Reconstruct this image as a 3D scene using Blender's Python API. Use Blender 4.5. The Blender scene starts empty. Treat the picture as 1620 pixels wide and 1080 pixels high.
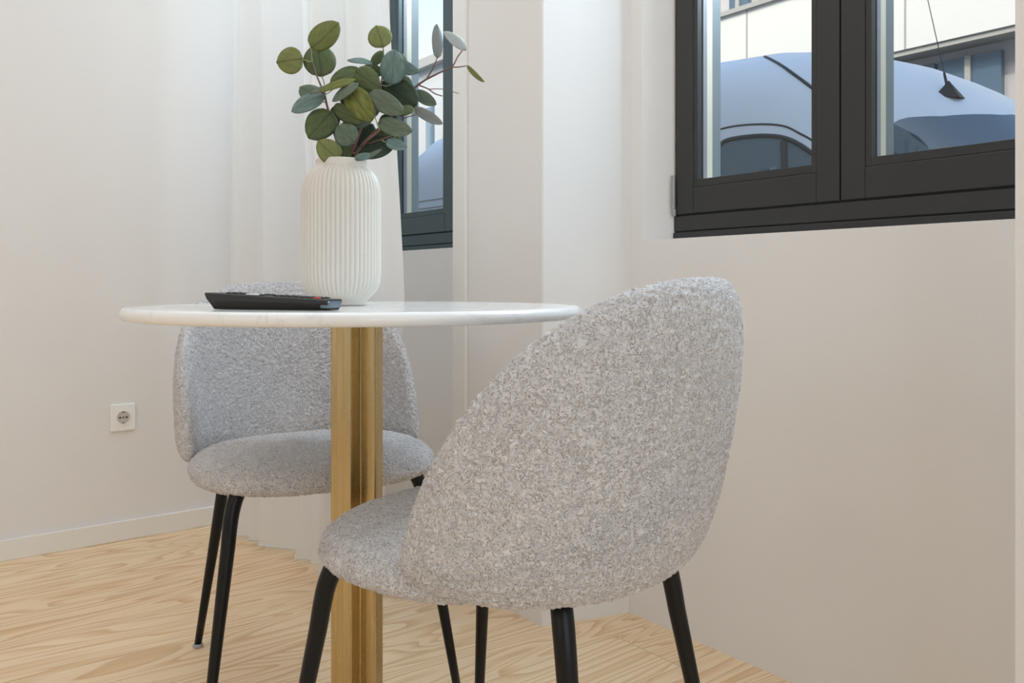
import bpy, bmesh, math, random
from mathutils import Vector, Matrix
random.seed(4)
S = bpy.context.scene
COL = S.collection
PI = math.pi

# ---------------------------------------------------------------- camera, world, sun, lights, exposure
F = 1311.0; EYE = 0.787; YAW = math.radians(37.80)
cam_data = bpy.data.cameras.new('camera'); cam = bpy.data.objects.new('camera', cam_data); COL.objects.link(cam)
cam_data.sensor_width = 36.0; cam_data.lens = 36.0*F/1620.0
cam_data.shift_y = -89.0/1620.0
cam_data.clip_start = 0.02; cam_data.clip_end = 200
cam.location = (0, 0, EYE); cam.rotation_euler = (PI/2, 0, -YAW)
S.camera = cam

S.view_settings.view_transform = 'Standard'; S.view_settings.look = 'None'
S.view_settings.gamma = 1.0; S.view_settings.use_curve_mapping = False
S.view_settings.exposure = 0.23

world = bpy.data.worlds.new('sky'); S.world = world; world.use_nodes = True
wn = world.node_tree.nodes; wl = world.node_tree.links
bg = wn['Background']
sky = wn.new('ShaderNodeTexSky'); sky.sky_type = 'NISHITA'; sky.sun_disc = False
sky.sun_elevation = math.radians(48); sky.sun_rotation = math.radians(-75); sky.air_density = 1.4; sky.dust_density = 2.5; sky.ozone_density = 1.2
wl.new(sky.outputs[0], bg.inputs[0]); bg.inputs[1].default_value = 0.42
S.cycles.diffuse_bounces = 8; S.cycles.max_bounces = 16; S.cycles.transparent_max_bounces = 24; S.cycles.sample_clamp_indirect = 6.0

def light(name, kind, loc, rot, energy, color, **kw):
    d = bpy.data.lights.new(name, kind); d.energy = energy; d.color = color
    for k, v in kw.items(): setattr(d, k, v)
    o = bpy.data.objects.new(name, d); COL.objects.link(o); o.location = loc; o.rotation_euler = rot
    return o
# sun from behind our building, high: it lights the opposite facade only
sun = light('sun', 'SUN', (0, 0, 12), (0, 0, 0), 1.7, (1.0, 0.93, 0.82), angle=math.radians(0.6))
sun.rotation_euler = Vector((0.60, 0.22, -0.77)).to_track_quat('-Z', 'Y').to_euler()
# added fill imitating daylight from behind the camera; the wall there is solid
light('end_fill', 'AREA', (0.0, -1.80, 1.45), (math.radians(90), 0, 0), 20, (0.74, 0.88, 1.0), shape='RECTANGLE', size=2.0, size_y=2.2)
# weaker fill lamp added at the far side, no opening behind it
light('side_fill', 'AREA', (-2.7, 0.4, 1.5), (0, math.radians(-90), 0), 7, (0.84, 0.92, 1.0), shape='RECTANGLE', size=1.9, size_y=2.6)
# area lamps added outside the upper panes to boost the skylight indoors
light('window_fill', 'AREA', (1.70, 0.889, 1.95), (0, math.radians(60), 0), 33, (0.76, 0.88, 1.0), shape='RECTANGLE', size=0.70, size_y=0.80)
light('window_fill', 'AREA', (1.70, 2.25, 2.12), (0, math.radians(58), 0), 17, (0.76, 0.88, 1.0), shape='RECTANGLE', size=0.36, size_y=0.80)
# unseen overhead fill, added to brighten table, chairs and curtain
light('ceiling_fill', 'AREA', (0.25, 1.55, 2.64), (0, 0, 0), 9, (0.90, 0.95, 1.0), shape='SQUARE', size=1.5)
# invented warm fill further back, lifting the interior
light('warm_fill', 'AREA', (-1.4, 0.3, 2.5), (0, 0, 0), 5, (1.0, 0.78, 0.58), shape='DISK', size=0.6)

# ---------------------------------------------------------------- helpers
CY, SY = math.cos(YAW), math.sin(YAW)
def c2r(x, y, z=None):
    r = (x*CY + y*SY, -x*SY + y*CY)
    return r if z is None else Vector((r[0], r[1], z))
def px(u, v, d):                       # pixel at camera depth d -> room point
    return c2r((u-810)/F*d, d, EYE-(v-451)/F*d)

def mesh(name, verts, faces, mat=None, parent=None, smooth=False, uv=None):
    me = bpy.data.meshes.new(name); me.from_pydata([tuple(v) for v in verts], [], faces); me.update()
    o = bpy.data.objects.new(name, me); COL.objects.link(o)
    if mat is not None:
        for m in (mat if isinstance(mat, list) else [mat]): me.materials.append(m)
    if smooth: me.polygons.foreach_set('use_smooth', [True]*len(me.polygons))
    if uv is not None:
        l = me.uv_layers.new(name='UVMap')
        for lp in me.loops: l.data[lp.index].uv = uv[lp.vertex_index]
    if parent is not None: o.parent = parent
    return o

class MB:
    def __init__(s): s.v = []; s.f = []
    def box(s, x0, x1, y0, y1, z0, z1):
        b = len(s.v)
        s.v += [(x, y, z) for z in (z0, z1) for x, y in ((x0, y0), (x1, y0), (x1, y1), (x0, y1))]
        s.f += [tuple(b+i for i in q) for q in ((3,2,1,0),(4,5,6,7),(0,1,5,4),(1,2,6,5),(2,3,7,6),(3,0,4,7))]
        return s
    def prism(s, pts, z0, z1):          # pts counter-clockwise in plan
        b = len(s.v); n = len(pts)
        s.v += [(p[0], p[1], z0) for p in pts] + [(p[0], p[1], z1) for p in pts]
        s.f.append(tuple(b+i for i in reversed(range(n)))); s.f.append(tuple(b+n+i for i in range(n)))
        for i in range(n):
            j = (i+1) % n; s.f.append((b+i, b+j, b+n+j, b+n+i))
        return s
    def lathe(s, prof, n=48, cx=0, cy=0, rib=None):
        b = len(s.v); m = len(prof)
        for i, (r, z) in enumerate(prof):
            for k in range(n):
                a = 2*PI*k/n; rr = r + (rib(i, a) if rib else 0)
                s.v.append((cx+rr*math.cos(a), cy+rr*math.sin(a), z))
        for i in range(m-1):
            for k in range(n):
                j = (k+1) % n; s.f.append((b+i*n+k, b+i*n+j, b+(i+1)*n+j, b+(i+1)*n+k))
        if prof[0][0] > 1e-5: s.f.append(tuple(b+k for k in reversed(range(n))))
        if prof[-1][0] > 1e-5: s.f.append(tuple(b+(m-1)*n+k for k in range(n)))
        return s
    def tube(s, pts, rad, n=10, cap=True):
        pts = [Vector(p) for p in pts]; m = len(pts)
        rads = rad if isinstance(rad, (list, tuple)) else [rad]*m
        b = len(s.v); ref = None
        for i, p in enumerate(pts):
            t = (pts[min(i+1, m-1)]-pts[max(i-1, 0)]).normalized()
            if ref is None:
                ref = t.orthogonal().normalized()
            ref = (ref - t*ref.dot(t)).normalized(); w = t.cross(ref)
            for k in range(n):
                a = 2*PI*k/n; s.v.append(tuple(p + (ref*math.cos(a)+w*math.sin(a))*rads[i]))
        for i in range(m-1):
            for k in range(n):
                j = (k+1) % n; s.f.append((b+i*n+k, b+i*n+j, b+(i+1)*n+j, b+(i+1)*n+k))
        if cap:
            s.f.append(tuple(b+k for k in reversed(range(n)))); s.f.append(tuple(b+(m-1)*n+k for k in range(n)))
        return s
    def build(s, name, mat, parent=None, smooth=False, bevel=0, seg=2):
        o = mesh(name, s.v, s.f, mat, parent, smooth)
        if bevel:
            m = o.modifiers.new('bevel', 'BEVEL'); m.width = bevel; m.segments = seg; m.limit_method = 'ANGLE'; m.angle_limit = math.radians(40)
        return o

def smooth_path(pts, sub=6):
    pts = [Vector(p) for p in pts]; out = []
    for i in range(len(pts)-1):
        p0 = pts[max(i-1, 0)]; p1 = pts[i]; p2 = pts[i+1]; p3 = pts[min(i+2, len(pts)-1)]
        for k in range(sub):
            t = k/sub
            out.append(0.5*((2*p1)+(-p0+p2)*t+(2*p0-5*p1+4*p2-p3)*t*t+(-p0+3*p1-3*p2+p3)*t**3))
    out.append(pts[-1]); return out

def empty(name, loc=(0,0,0), rz=0, parent=None):
    o = bpy.data.objects.new(name, None); COL.objects.link(o); o.location = loc; o.rotation_euler = (0, 0, rz)
    o.empty_display_size = 0.05
    if parent is not None: o.parent = parent
    return o
def tag(o, label, cat, group=None):
    o['label'] = label; o['category'] = cat
    if group: o['group'] = group
    return o
def struct(o): o['kind'] = 'structure'; return o
def copy_tree(o, parent=None):
    c = o.copy(); COL.objects.link(c)
    if parent is not None: c.parent = parent
    for ch in list(o.children): copy_tree(ch, c)
    return c

# ---------------------------------------------------------------- materials
def mat(name, color=(0.8,0.8,0.8), rough=0.5, metal=0.0, spec=0.5, **kw):
    m = bpy.data.materials.new(name); m.use_nodes = True
    b = m.node_tree.nodes['Principled BSDF']
    b.inputs['Base Color'].default_value = (*color, 1); b.inputs['Roughness'].default_value = rough
    b.inputs['Metallic'].default_value = metal; b.inputs['Specular IOR Level'].default_value = spec
    for k, v in kw.items(): b.inputs[k.replace('_', ' ')].default_value = v
    return m
def N(m, t, **kw):
    n = m.node_tree.nodes.new(t)
    for k, v in kw.items(): setattr(n, k, v)
    return n
def L(m, a, b): m.node_tree.links.new(a, b)
def B(m): return m.node_tree.nodes['Principled BSDF']
def coords(m, scale=(1,1,1), kind='Object', rot=(0,0,0)):
    tc = N(m, 'ShaderNodeTexCoord'); mp = N(m, 'ShaderNodeMapping')
    mp.inputs['Scale'].default_value = scale; mp.inputs['Rotation'].default_value = rot
    L(m, tc.outputs[kind], mp.inputs['Vector']); return mp.outputs[0]
def noise(m, vec, scale, detail=3, rough=0.5, dist=0):
    n = N(m, 'ShaderNodeTexNoise'); n.inputs['Scale'].default_value = scale; n.inputs['Detail'].default_value = detail
    n.inputs['Roughness'].default_value = rough; n.inputs['Distortion'].default_value = dist
    L(m, vec, n.inputs['Vector']); return n.outputs['Fac']
def ramp(m, fac, stops):
    r = N(m, 'ShaderNodeValToRGB'); cr = r.color_ramp
    while len(cr.elements) < len(stops): cr.elements.new(0.5)
    for e, (p, c) in zip(cr.elements, stops): e.position = p; e.color = (*c, 1) if len(c) == 3 else c
    L(m, fac, r.inputs[0]); return r.outputs[0]
def bump(m, h, strength, dist=0.001, normal=None):
    b = N(m, 'ShaderNodeBump'); b.inputs['Strength'].default_value = strength; b.inputs['Distance'].default_value = dist
    L(m, h, b.inputs['Height'])
    if normal is not None: L(m, normal, b.inputs['Normal'])
    L(m, b.outputs[0], B(m).inputs['Normal']); return b.outputs[0]
def mix(m, fac, a, b, blend='MIX'):
    n = N(m, 'ShaderNodeMix', data_type='RGBA', blend_type=blend)
    if isinstance(fac, float): n.inputs[0].default_value = fac
    else: L(m, fac, n.inputs[0])
    for i, c in ((6, a), (7, b)):
        if isinstance(c, tuple): n.inputs[i].default_value = (*c, 1)
        else: L(m, c, n.inputs[i])
    return n.outputs[2]

M_wall = mat('wall_paint', (0.80, 0.775, 0.75), 0.75, spec=0.25)
v = coords(M_wall); bump(M_wall, noise(M_wall, v, 90, 4), 0.10, 0.002)
L(M_wall, ramp(M_wall, noise(M_wall, v, 1.6, 3), [(0.3, (0.775, 0.76, 0.748)), (0.7, (0.795, 0.78, 0.768))]), B(M_wall).inputs['Base Color'])
M_trim = mat('trim_paint', (0.82, 0.805, 0.77), 0.45)
M_ceil = mat('ceiling_paint', (0.83, 0.82, 0.80), 0.8)

# pine floor: long boards running towards the window wall (room x), strong wavy grain
M_floor = mat('pine_boards', (0.7, 0.5, 0.3), 0.42, spec=0.4)
vb = coords(M_floor)
br = N(M_floor, 'ShaderNodeTexBrick'); br.offset = 0.37; br.squash = 1
br.inputs['Scale'].default_value = 1.0; br.inputs['Brick Width'].default_value = 2.1; br.inputs['Row Height'].default_value = 0.19
br.inputs['Mortar Size'].default_value = 0.0008; br.inputs['Mortar Smooth'].default_value = 0.2
br.inputs['Color1'].default_value = (0.0, 0.0, 0.0, 1); br.inputs['Color2'].default_value = (1, 1, 1, 1); br.inputs['Mortar'].default_value = (0.5, 0.5, 0.5, 1)
L(M_floor, vb, br.inputs['Vector'])
# shift the grain per board
sx = N(M_floor, 'ShaderNodeVectorMath', operation='SCALE'); sx.inputs['Scale'].default_value = 7.3
L(M_floor, br.outputs['Color'], sx.inputs[0])
ad = N(M_floor, 'ShaderNodeVectorMath', operation='ADD'); L(M_floor, vb, ad.inputs[0]); L(M_floor, sx.outputs[0], ad.inputs[1])
st = N(M_floor, 'ShaderNodeMapping'); st.inputs['Scale'].default_value = (0.75, 5.5, 1); L(M_floor, ad.outputs[0], st.inputs['Vector'])
big = noise(M_floor, st.outputs[0], 1.15, 2, 0.45, 0.35)
mul = N(M_floor, 'ShaderNodeMath', operation='MULTIPLY'); mul.inputs[1].default_value = 24.0; L(M_floor, big, mul.inputs[0])
fr = N(M_floor, 'ShaderNodeMath', operation='FRACT'); L(M_floor, mul.outputs[0], fr.inputs[0])
grain = ramp(M_floor, fr.outputs[0], [(0.0, (0.90, 0.71, 0.49)), (0.40, (0.90, 0.70, 0.475)), (0.80, (0.74, 0.49, 0.26)), (0.93, (0.67, 0.41, 0.195)), (1.0, (0.90, 0.71, 0.49))])
st2 = N(M_floor, 'ShaderNodeMapping'); st2.inputs['Scale'].default_value = (3, 120, 1); L(M_floor, ad.outputs[0], st2.inputs['Vector'])
fine = noise(M_floor, st2.outputs[0], 1.5, 4, 0.6)
g2 = mix(M_floor, 0.28, grain, ramp(M_floor, fine, [(0.35, (0.72, 0.53, 0.33)), (0.6, (0.92, 0.74, 0.52))]))
g3 = mix(M_floor, 0.10, g2, br.outputs['Color'], 'SOFT_LIGHT')
g4 = mix(M_floor, br.outputs['Fac'], g3, (0.45, 0.31, 0.17))
L(M_floor, g4, B(M_floor).inputs['Base Color'])
bump(M_floor, fine, 0.06, 0.001)

# boucle
M_boucle = mat('boucle_fabric', (0.6, 0.58, 0.57), 0.95, spec=0.1)
vo = coords(M_boucle)
n0 = noise(M_boucle, vo, 150, 2, 0.55, 2.2)
def ridge(n_):
    a_ = N(M_boucle, 'ShaderNodeMath', operation='MULTIPLY_ADD'); a_.inputs[1].default_value = 2; a_.inputs[2].default_value = -1; L(M_boucle, n_, a_.inputs[0])
    b_ = N(M_boucle, 'ShaderNodeMath', operation='ABSOLUTE'); L(M_boucle, a_.outputs[0], b_.inputs[0])
    c_ = N(M_boucle, 'ShaderNodeMath', operation='MULTIPLY_ADD'); c_.inputs[1].default_value = -3.2; c_.inputs[2].default_value = 1.0; c_.use_clamp = True; L(M_boucle, b_.outputs[0], c_.inputs[0])
    return c_.outputs[0]
n1 = ridge(n0)
n2 = noise(M_boucle, vo, 620, 2, 0.6, 0.8)
n3 = noise(M_boucle, vo, 6, 2)
cb = ramp(M_boucle, n1, [(0.0, (0.47, 0.435, 0.43)), (0.36, (0.76, 0.735, 0.745)), (0.75, (0.97, 0.955, 0.97))])  # shade between yarn loops darkened into the colour, over mild yarn variation
L(M_boucle, cb, B(M_boucle).inputs['Base Color'])
B(M_boucle).inputs['Sheen Weight'].default_value = 0.2; B(M_boucle).inputs['Sheen Roughness'].default_value = 0.5
hm = N(M_boucle, 'ShaderNodeMath', operation='ADD'); L(M_boucle, n1, hm.inputs[0]); L(M_boucle, n2, hm.inputs[1])
bump(M_boucle, hm.outputs[0], 0.8, 0.003)

M_leg = mat('black_powder_coat', (0.004, 0.004, 0.0045), 0.35, spec=0.3)
M_cap = mat('grey_plastic_glide', (0.35, 0.36, 0.37), 0.4)
M_brass = mat('brushed_brass', (0.45, 0.34, 0.165), 0.26, 1.0)
vv = coords(M_brass, (1, 1, 0.02)); L(M_brass, ramp(M_brass, noise(M_brass, vv, 260, 4), [(0.3, (0.46, 0.35, 0.175)), (0.7, (0.56, 0.435, 0.235))]), B(M_brass).inputs['Base Color'])
L(M_brass, ramp(M_brass, noise(M_brass, coords(M_brass, (1, 1, 0.3)), 30, 4), [(0.3, (0.2,)*3), (0.7, (0.36,)*3)]), B(M_brass).inputs['Roughness'])

M_marble = mat('white_marble', (0.83, 0.825, 0.81), 0.12, spec=0.55)
vm = coords(M_marble)
w1 = noise(M_marble, vm, 2.3, 6, 0.62, 1.6)
vein = N(M_marble, 'ShaderNodeMath', operation='SUBTRACT'); vein.inputs[1].default_value = 0.5; L(M_marble, w1, vein.inputs[0])
ab = N(M_marble, 'ShaderNodeMath', operation='ABSOLUTE'); L(M_marble, vein.outputs[0], ab.inputs[0])
base = ramp(M_marble, noise(M_marble, vm, 2.0, 3), [(0.35, (0.80, 0.80, 0.79)), (0.65, (0.86, 0.855, 0.845))])
L(M_marble, mix(M_marble, ramp(M_marble, ab.outputs[0], [(0.0, (0.30,)*3), (0.005, (0.10,)*3), (0.014, (0,)*3)]), base, (0.50, 0.51, 0.55)), B(M_marble).inputs['Base Color'])

M_vase = mat('matt_white_ceramic', (0.70, 0.67, 0.615), 0.42, spec=0.4)
M_remote = mat('black_plastic', (0.012, 0.011, 0.010), 0.4)
M_button = mat('dark_rubber_button', (0.03, 0.03, 0.032), 0.5)
M_white = mat('white_plastic', (0.75, 0.75, 0.74), 0.35)
M_red = mat('red_rubber', (0.65, 0.08, 0.06), 0.45)
M_ir = mat('smoky_plastic', (0.10, 0.15, 0.19), 0.08, spec=0.8)
M_socket = mat('socket_plastic', (0.88, 0.87, 0.85), 0.35)
M_hole = mat('socket_dark', (0.10, 0.09, 0.08), 0.6)
M_frame = mat('anthracite_frame', (0.036, 0.036, 0.036), 0.5, spec=0.35)
v = coords(M_frame); bump(M_frame, noise(M_frame, v, 400, 2), 0.08, 0.0005)
M_frame_haze = mat('frame_haze_tint', (0.060, 0.088, 0.092), 0.45, spec=0.4)  # haze over the same anthracite frame, painted in as a lighter teal
M_gasket = mat('black_gasket', (0.006, 0.006, 0.006), 0.7)
M_spacer = mat('grey_spacer', (0.20, 0.20, 0.215), 0.5)
M_seal = mat('cream_thermal_break', (0.50, 0.455, 0.35), 0.6)
M_outer = mat('blue_grey_outer_frame', (0.12, 0.145, 0.155), 0.5)
M_hinge = mat('hinge_metal', (0.34, 0.34, 0.33), 0.35, 0.7)

M_glass = bpy.data.materials.new('window_glass'); M_glass.use_nodes = True
nt = M_glass.node_tree; nt.nodes.remove(nt.nodes['Principled BSDF'])
tr = nt.nodes.new('ShaderNodeBsdfTransparent'); tr.inputs[0].default_value = (0.94, 0.965, 0.965, 1)
gl = nt.nodes.new('ShaderNodeBsdfGlossy'); gl.inputs['Roughness'].default_value = 0.0
lw = nt.nodes.new('ShaderNodeLayerWeight'); lw.inputs[0].default_value = 0.5
pw = nt.nodes.new('ShaderNodeMath'); pw.operation = 'POWER'; pw.inputs[1].default_value = 4.5; nt.links.new(lw.outputs['Facing'], pw.inputs[0])
fz = nt.nodes.new('ShaderNodeMath'); fz.operation = 'MULTIPLY_ADD'; fz.inputs[1].default_value = 0.8; fz.inputs[2].default_value = 0.03; nt.links.new(pw.outputs[0], fz.inputs[0])
mx = nt.nodes.new('ShaderNodeMixShader')
nt.links.new(fz.outputs[0], mx.inputs[0]); nt.links.new(tr.outputs[0], mx.inputs[1]); nt.links.new(gl.outputs[0], mx.inputs[2])
nt.links.new(mx.outputs[0], nt.nodes['Material Output'].inputs[0])

M_curtain = bpy.data.materials.new('white_voile'); M_curtain.use_nodes = True
nt = M_curtain.node_tree; nt.nodes.remove(nt.nodes['Principled BSDF'])
df = nt.nodes.new('ShaderNodeBsdfDiffuse'); df.inputs[0].default_value = (0.90, 0.885, 0.86, 1)
tl = nt.nodes.new('ShaderNodeBsdfTranslucent'); tl.inputs[0].default_value = (0.86, 0.86, 0.86, 1)
ms = nt.nodes.new('ShaderNodeMixShader'); ms.inputs[0].default_value = 0.42
nt.links.new(df.outputs[0], ms.inputs[1]); nt.links.new(tl.outputs[0], ms.inputs[2]); nt.links.new(ms.outputs[0], nt.nodes['Material Output'].inputs[0])

M_van = mat('white_van_paint', (0.74, 0.76, 0.78), 0.4, spec=0.4)
M_vanglass = mat('van_glass', (0.05, 0.08, 0.10), 0.04, spec=0.8)
M_vanside = mat('van_side_glass', (0.13, 0.17, 0.19), 0.15, spec=0.2)
M_rubber = mat('black_rubber', (0.02, 0.022, 0.025), 0.6)
M_facade = mat('cream_render', (0.76, 0.74, 0.68), 0.85)
M_facade2 = mat('pinkish_grey_render', (0.55, 0.51, 0.49), 0.85)
M_joint = mat('facade_joint', (0.42, 0.40, 0.36), 0.8)
M_bglass = mat('building_glass', (0.10, 0.16, 0.22), 0.05, spec=1.0)
M_bwhite = mat('white_building_render', (0.62, 0.62, 0.61), 0.85)
M_asphalt = mat('asphalt', (0.16, 0.16, 0.165), 0.9)
v = coords(M_asphalt); L(M_asphalt, ramp(M_asphalt, noise(M_asphalt, v, 60, 4), [(0.3, (0.12, 0.12, 0.125)), (0.7, (0.2, 0.2, 0.2))]), B(M_asphalt).inputs['Base Color'])
M_pave = mat('pale_paving', (0.45, 0.44, 0.42), 0.9)
M_stem = mat('eucalyptus_stem', (0.16, 0.075, 0.06), 0.6)
M_petiole = mat('eucalyptus_petiole', (0.25, 0.30, 0.13), 0.6)

def leaf_mat(name, c, c2, veinc):
    m = mat(name, c, 0.55, spec=0.3)
    uv = coords(m, kind='UV')
    sep = N(m, 'ShaderNodeSeparateXYZ'); L(m, uv, sep.inputs[0])
    # midrib at x=0, side veins slanting off it
    ax = N(m, 'ShaderNodeMath', operation='ABSOLUTE'); L(m, sep.outputs[0], ax.inputs[0])
    rib = ramp(m, ax.outputs[0], [(0.0, (1,)*3), (0.05, (0.5,)*3), (0.09, (0,)*3)])
    q = N(m, 'ShaderNodeMath', operation='MULTIPLY_ADD'); q.inputs[1].default_value = -0.55; L(m, ax.outputs[0], q.inputs[0]); L(m, sep.outputs[1], q.inputs[2])
    q2 = N(m, 'ShaderNodeMath', operation='MULTIPLY'); q2.inputs[1].default_value = 5.0; L(m, q.outputs[0], q2.inputs[0])
    q3 = N(m, 'ShaderNodeMath', operation='FRACT'); L(m, q2.outputs[0], q3.inputs[0])
    side = ramp(m, q3.outputs[0], [(0.0, (0.55,)*3), (0.08, (0,)*3), (0.92, (0,)*3), (1.0, (0.55,)*3)])
    vein = mix(m, 1.0, rib, side, 'LIGHTEN')
    nb = noise(m, uv, 3.0, 3)
    cc = mix(m, ramp(m, nb, [(0.35, (0,)*3), (0.65, (1,)*3)]), c, c2)
    cc = mix(m, mix(m, 1.0, vein, (0.7, 0.7, 0.7), 'MULTIPLY'), cc, veinc)
    L(m, cc, B(m).inputs['Base Color'])
    # thin leaves let some light through
    t = N(m, 'ShaderNodeBsdfTranslucent'); L(m, cc, t.inputs[0])
    x = N(m, 'ShaderNodeMixShader'); x.inputs[0].default_value = 0.28
    out = m.node_tree.nodes['Material Output']
    L(m, B(m).outputs[0], x.inputs[1]); L(m, t.outputs[0], x.inputs[2]); L(m, x.outputs[0], out.inputs[0])
    return m
LM = {
 'olive': leaf_mat('leaf_olive', (0.22, 0.265, 0.095), (0.29, 0.30, 0.12), (0.09, 0.12, 0.04)),
 'green': leaf_mat('leaf_green', (0.105, 0.15, 0.070), (0.155, 0.19, 0.08), (0.05, 0.08, 0.03)),
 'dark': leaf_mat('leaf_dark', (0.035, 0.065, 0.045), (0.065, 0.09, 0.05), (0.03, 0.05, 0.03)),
 'sage': leaf_mat('leaf_sage', (0.14, 0.185, 0.14), (0.20, 0.24, 0.165), (0.10, 0.15, 0.10)),
 'blue': leaf_mat('leaf_blue', (0.17, 0.26, 0.24), (0.25, 0.34, 0.32), (0.12, 0.19, 0.17)),
 'grey': leaf_mat('leaf_grey', (0.27, 0.29, 0.28), (0.33, 0.35, 0.33), (0.20, 0.22, 0.21)),
 'pale': leaf_mat('leaf_pale', (0.50, 0.55, 0.56), (0.58, 0.62, 0.62), (0.40, 0.45, 0.46)),
 'yellow': leaf_mat('leaf_yellow', (0.26, 0.27, 0.06), (0.13, 0.16, 0.05), (0.09, 0.12, 0.03)),
}

# ---------------------------------------------------------------- room shell
XW = 1.445; XP = 1.226; XO = 1.62; YL = 2.766; H = 2.7; SILL = 0.893; HEAD = 2.28
struct(MB().box(-2.9, XO, -1.9, YL+0.12, -0.15, 0.0).build('floor', M_floor))
struct(MB().box(-2.9, XO, -1.9, YL+0.12, H, H+0.2).build('ceiling', M_ceil))
struct(MB().box(-2.9, XO, YL, YL+0.15, 0, H).build('wall_left', M_wall))
struct(MB().box(-3.05, -2.9, -1.9, YL+0.15, 0, H).build('wall_back', M_wall))
struct(MB().box(-3.05, XO, -2.05, -1.9, 0, H).build('wall_rear', M_wall))
wr = MB()
wr.box(XW, XO, -0.95, 1.362, -0.4, SILL).box(XW, XO, 1.79, YL+0.15, -0.4, SILL+0.012)
# pier between the two windows in view
wr.prism([(XP, 1.469), (XP+0.003, 1.466), (XW, 1.4035), (XW, 1.362), (1.51, 1.317), (XO, 1.317), (XO, 1.833), (1.51, 1.833), (XP, 1.824)], -0.4, 9.0)
# pier at the right edge of the view, towards the camera
wr.prism([(XP, 0.02), (1.51, 0.0), (XO, 0.0), (XO, 0.472), (1.51, 0.472), (XW, 0.46), (XP, 0.469)], -0.4, 9.0)
wr.prism([(XP, -1.9), (XO, -1.9), (XO, -0.89), (XP, -0.93)], -0.4, 9.0)
# jamb beside the left wall
wr.prism([(XW, 2.715), (1.51, 2.67), (XO, 2.67), (XO, YL+0.15), (XW, YL+0.15)], -0.4, 9.0)
wr.box(XP, XO, -0.95, YL+0.15, HEAD, 9.0)
struct(wr.build('wall_right', M_wall))
struct(MB().box(1.30, XO, YL+0.151, 26, -0.4, 9.0).box(1.30, XO, -14, -2.051, -0.4, 9.0).build('wall_sunblock', M_pave))  # unseen street frontage, added to keep the sun off the van
struct(MB().box(XP-0.010, XP, 1.766, 1.824, 0, H).build('trim_1', M_trim, bevel=0.002))
struct(MB().box(-2.9, XW, YL-0.013, YL, 0, 0.060).build('baseboard_left', M_trim, bevel=0.002))

# ---------------------------------------------------------------- windows
def ring(mb, x0, x1, y0, y1, z0, z1, w, wb=None):         # rectangular ring in the y-z plane
    wb = wb or w
    mb.box(x0, x1, y0, y0+w, z0, z1).box(x0, x1, y1-w, y1, z0, z1).box(x0, x1, y0+w, y1-w, z0, z0+wb).box(x0, x1, y0+w, y1-w, z1-w, z1)
def make_window(n, yc, dz):
    w = struct(empty('window_%d' % n, (0, yc, dz)))
    M_frame = M_frame_haze if n == 2 else globals()['M_frame']  # the far window's frame carries the haze in its colour
    z0 = SILL+0.001; z1 = HEAD-0.001; hw = 0.427
    fr = MB(); ring(fr, 1.512, 1.60, -hw, hw, z0, z1, 0.05, 0.065)
    fr.box(1.512, 1.60, -0.02, 0.02, z0+0.06, z1-0.05)
    fr.box(1.503, 1.512, -hw, hw, z0, z0+0.017)                    # lower cover strip
    fr.box(1.506, 1.512, -hw, hw, z0+0.020, z0+0.055)
    fr.build('window_frame', M_frame, w, bevel=0.0015)
    g = MB().box(1.509, 1.513, -hw+0.001, hw-0.001, z0+0.014, z0+0.066); g.build('gasket', M_gasket, w)
    for s in (-1, 1):
        ya, yb = (0.0015, 0.417) if s > 0 else (-0.417, -0.0015)
        sb, st = 0.953, z1-0.012
        so = MB(); ring(so, 1.503, 1.535, ya, yb, sb, st, 0.050, 0.060)
        sash = so.build('sash', M_frame, w, bevel=0.002)
        # flat glazing bead let into the sash, a hair proud with a dark groove round it
        ga, gb, gz, gt = ya+0.062, yb-0.062, 1.0305, st-0.062
        bd = MB(); ring(bd, 1.5045, 1.520, ya+0.0505, yb-0.0505, sb+0.0605, st-0.0505, 0.0115, 0.017)
        bd.build('glazing_bead', M_frame, sash, bevel=0.0008)
        gk = MB(); ring(gk, 1.5055, 1.519, ya+0.0495, yb-0.0495, sb+0.0595, st-0.0495, 0.004)
        gk.build('gasket', M_gasket, sash)
        ia, ib, iz, it = ya+0.062, yb-0.062, sb+0.0775, st-0.062
        MB().box(1.521, 1.525, ia-0.006, ib+0.006, iz-0.006, it+0.006).build('pane', M_glass, sash)
        for x0, x1, mm, nm in ((1.5255, 1.539, M_spacer, 'spacer'), (1.539, 1.558, M_seal, 'thermal_break'), (1.558, 1.588, M_outer, 'outer_frame')):
            r = MB(); ring(r, x0, x1, ia-0.014, ib+0.014, iz-0.014, it+0.014, 0.014); r.build(nm, mm, sash)
        hy = yb+0.004 if s > 0 else ya-0.004
        hg = MB().tube([(1.500, hy, 0.948+0.002), (1.500, hy, 0.948+0.018)], 0.0055, 12).tube([(1.498, hy, 0.968), (1.498, hy, 1.045)], 0.0048, 12)
        hg.build('hinge', M_hinge, sash, smooth=False)
    return w
make_window(1, 0.889, 0.0)
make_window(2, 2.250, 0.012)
make_window(3, -0.472, 0.0)  # unseen third window, added to let in daylight from the right

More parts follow.
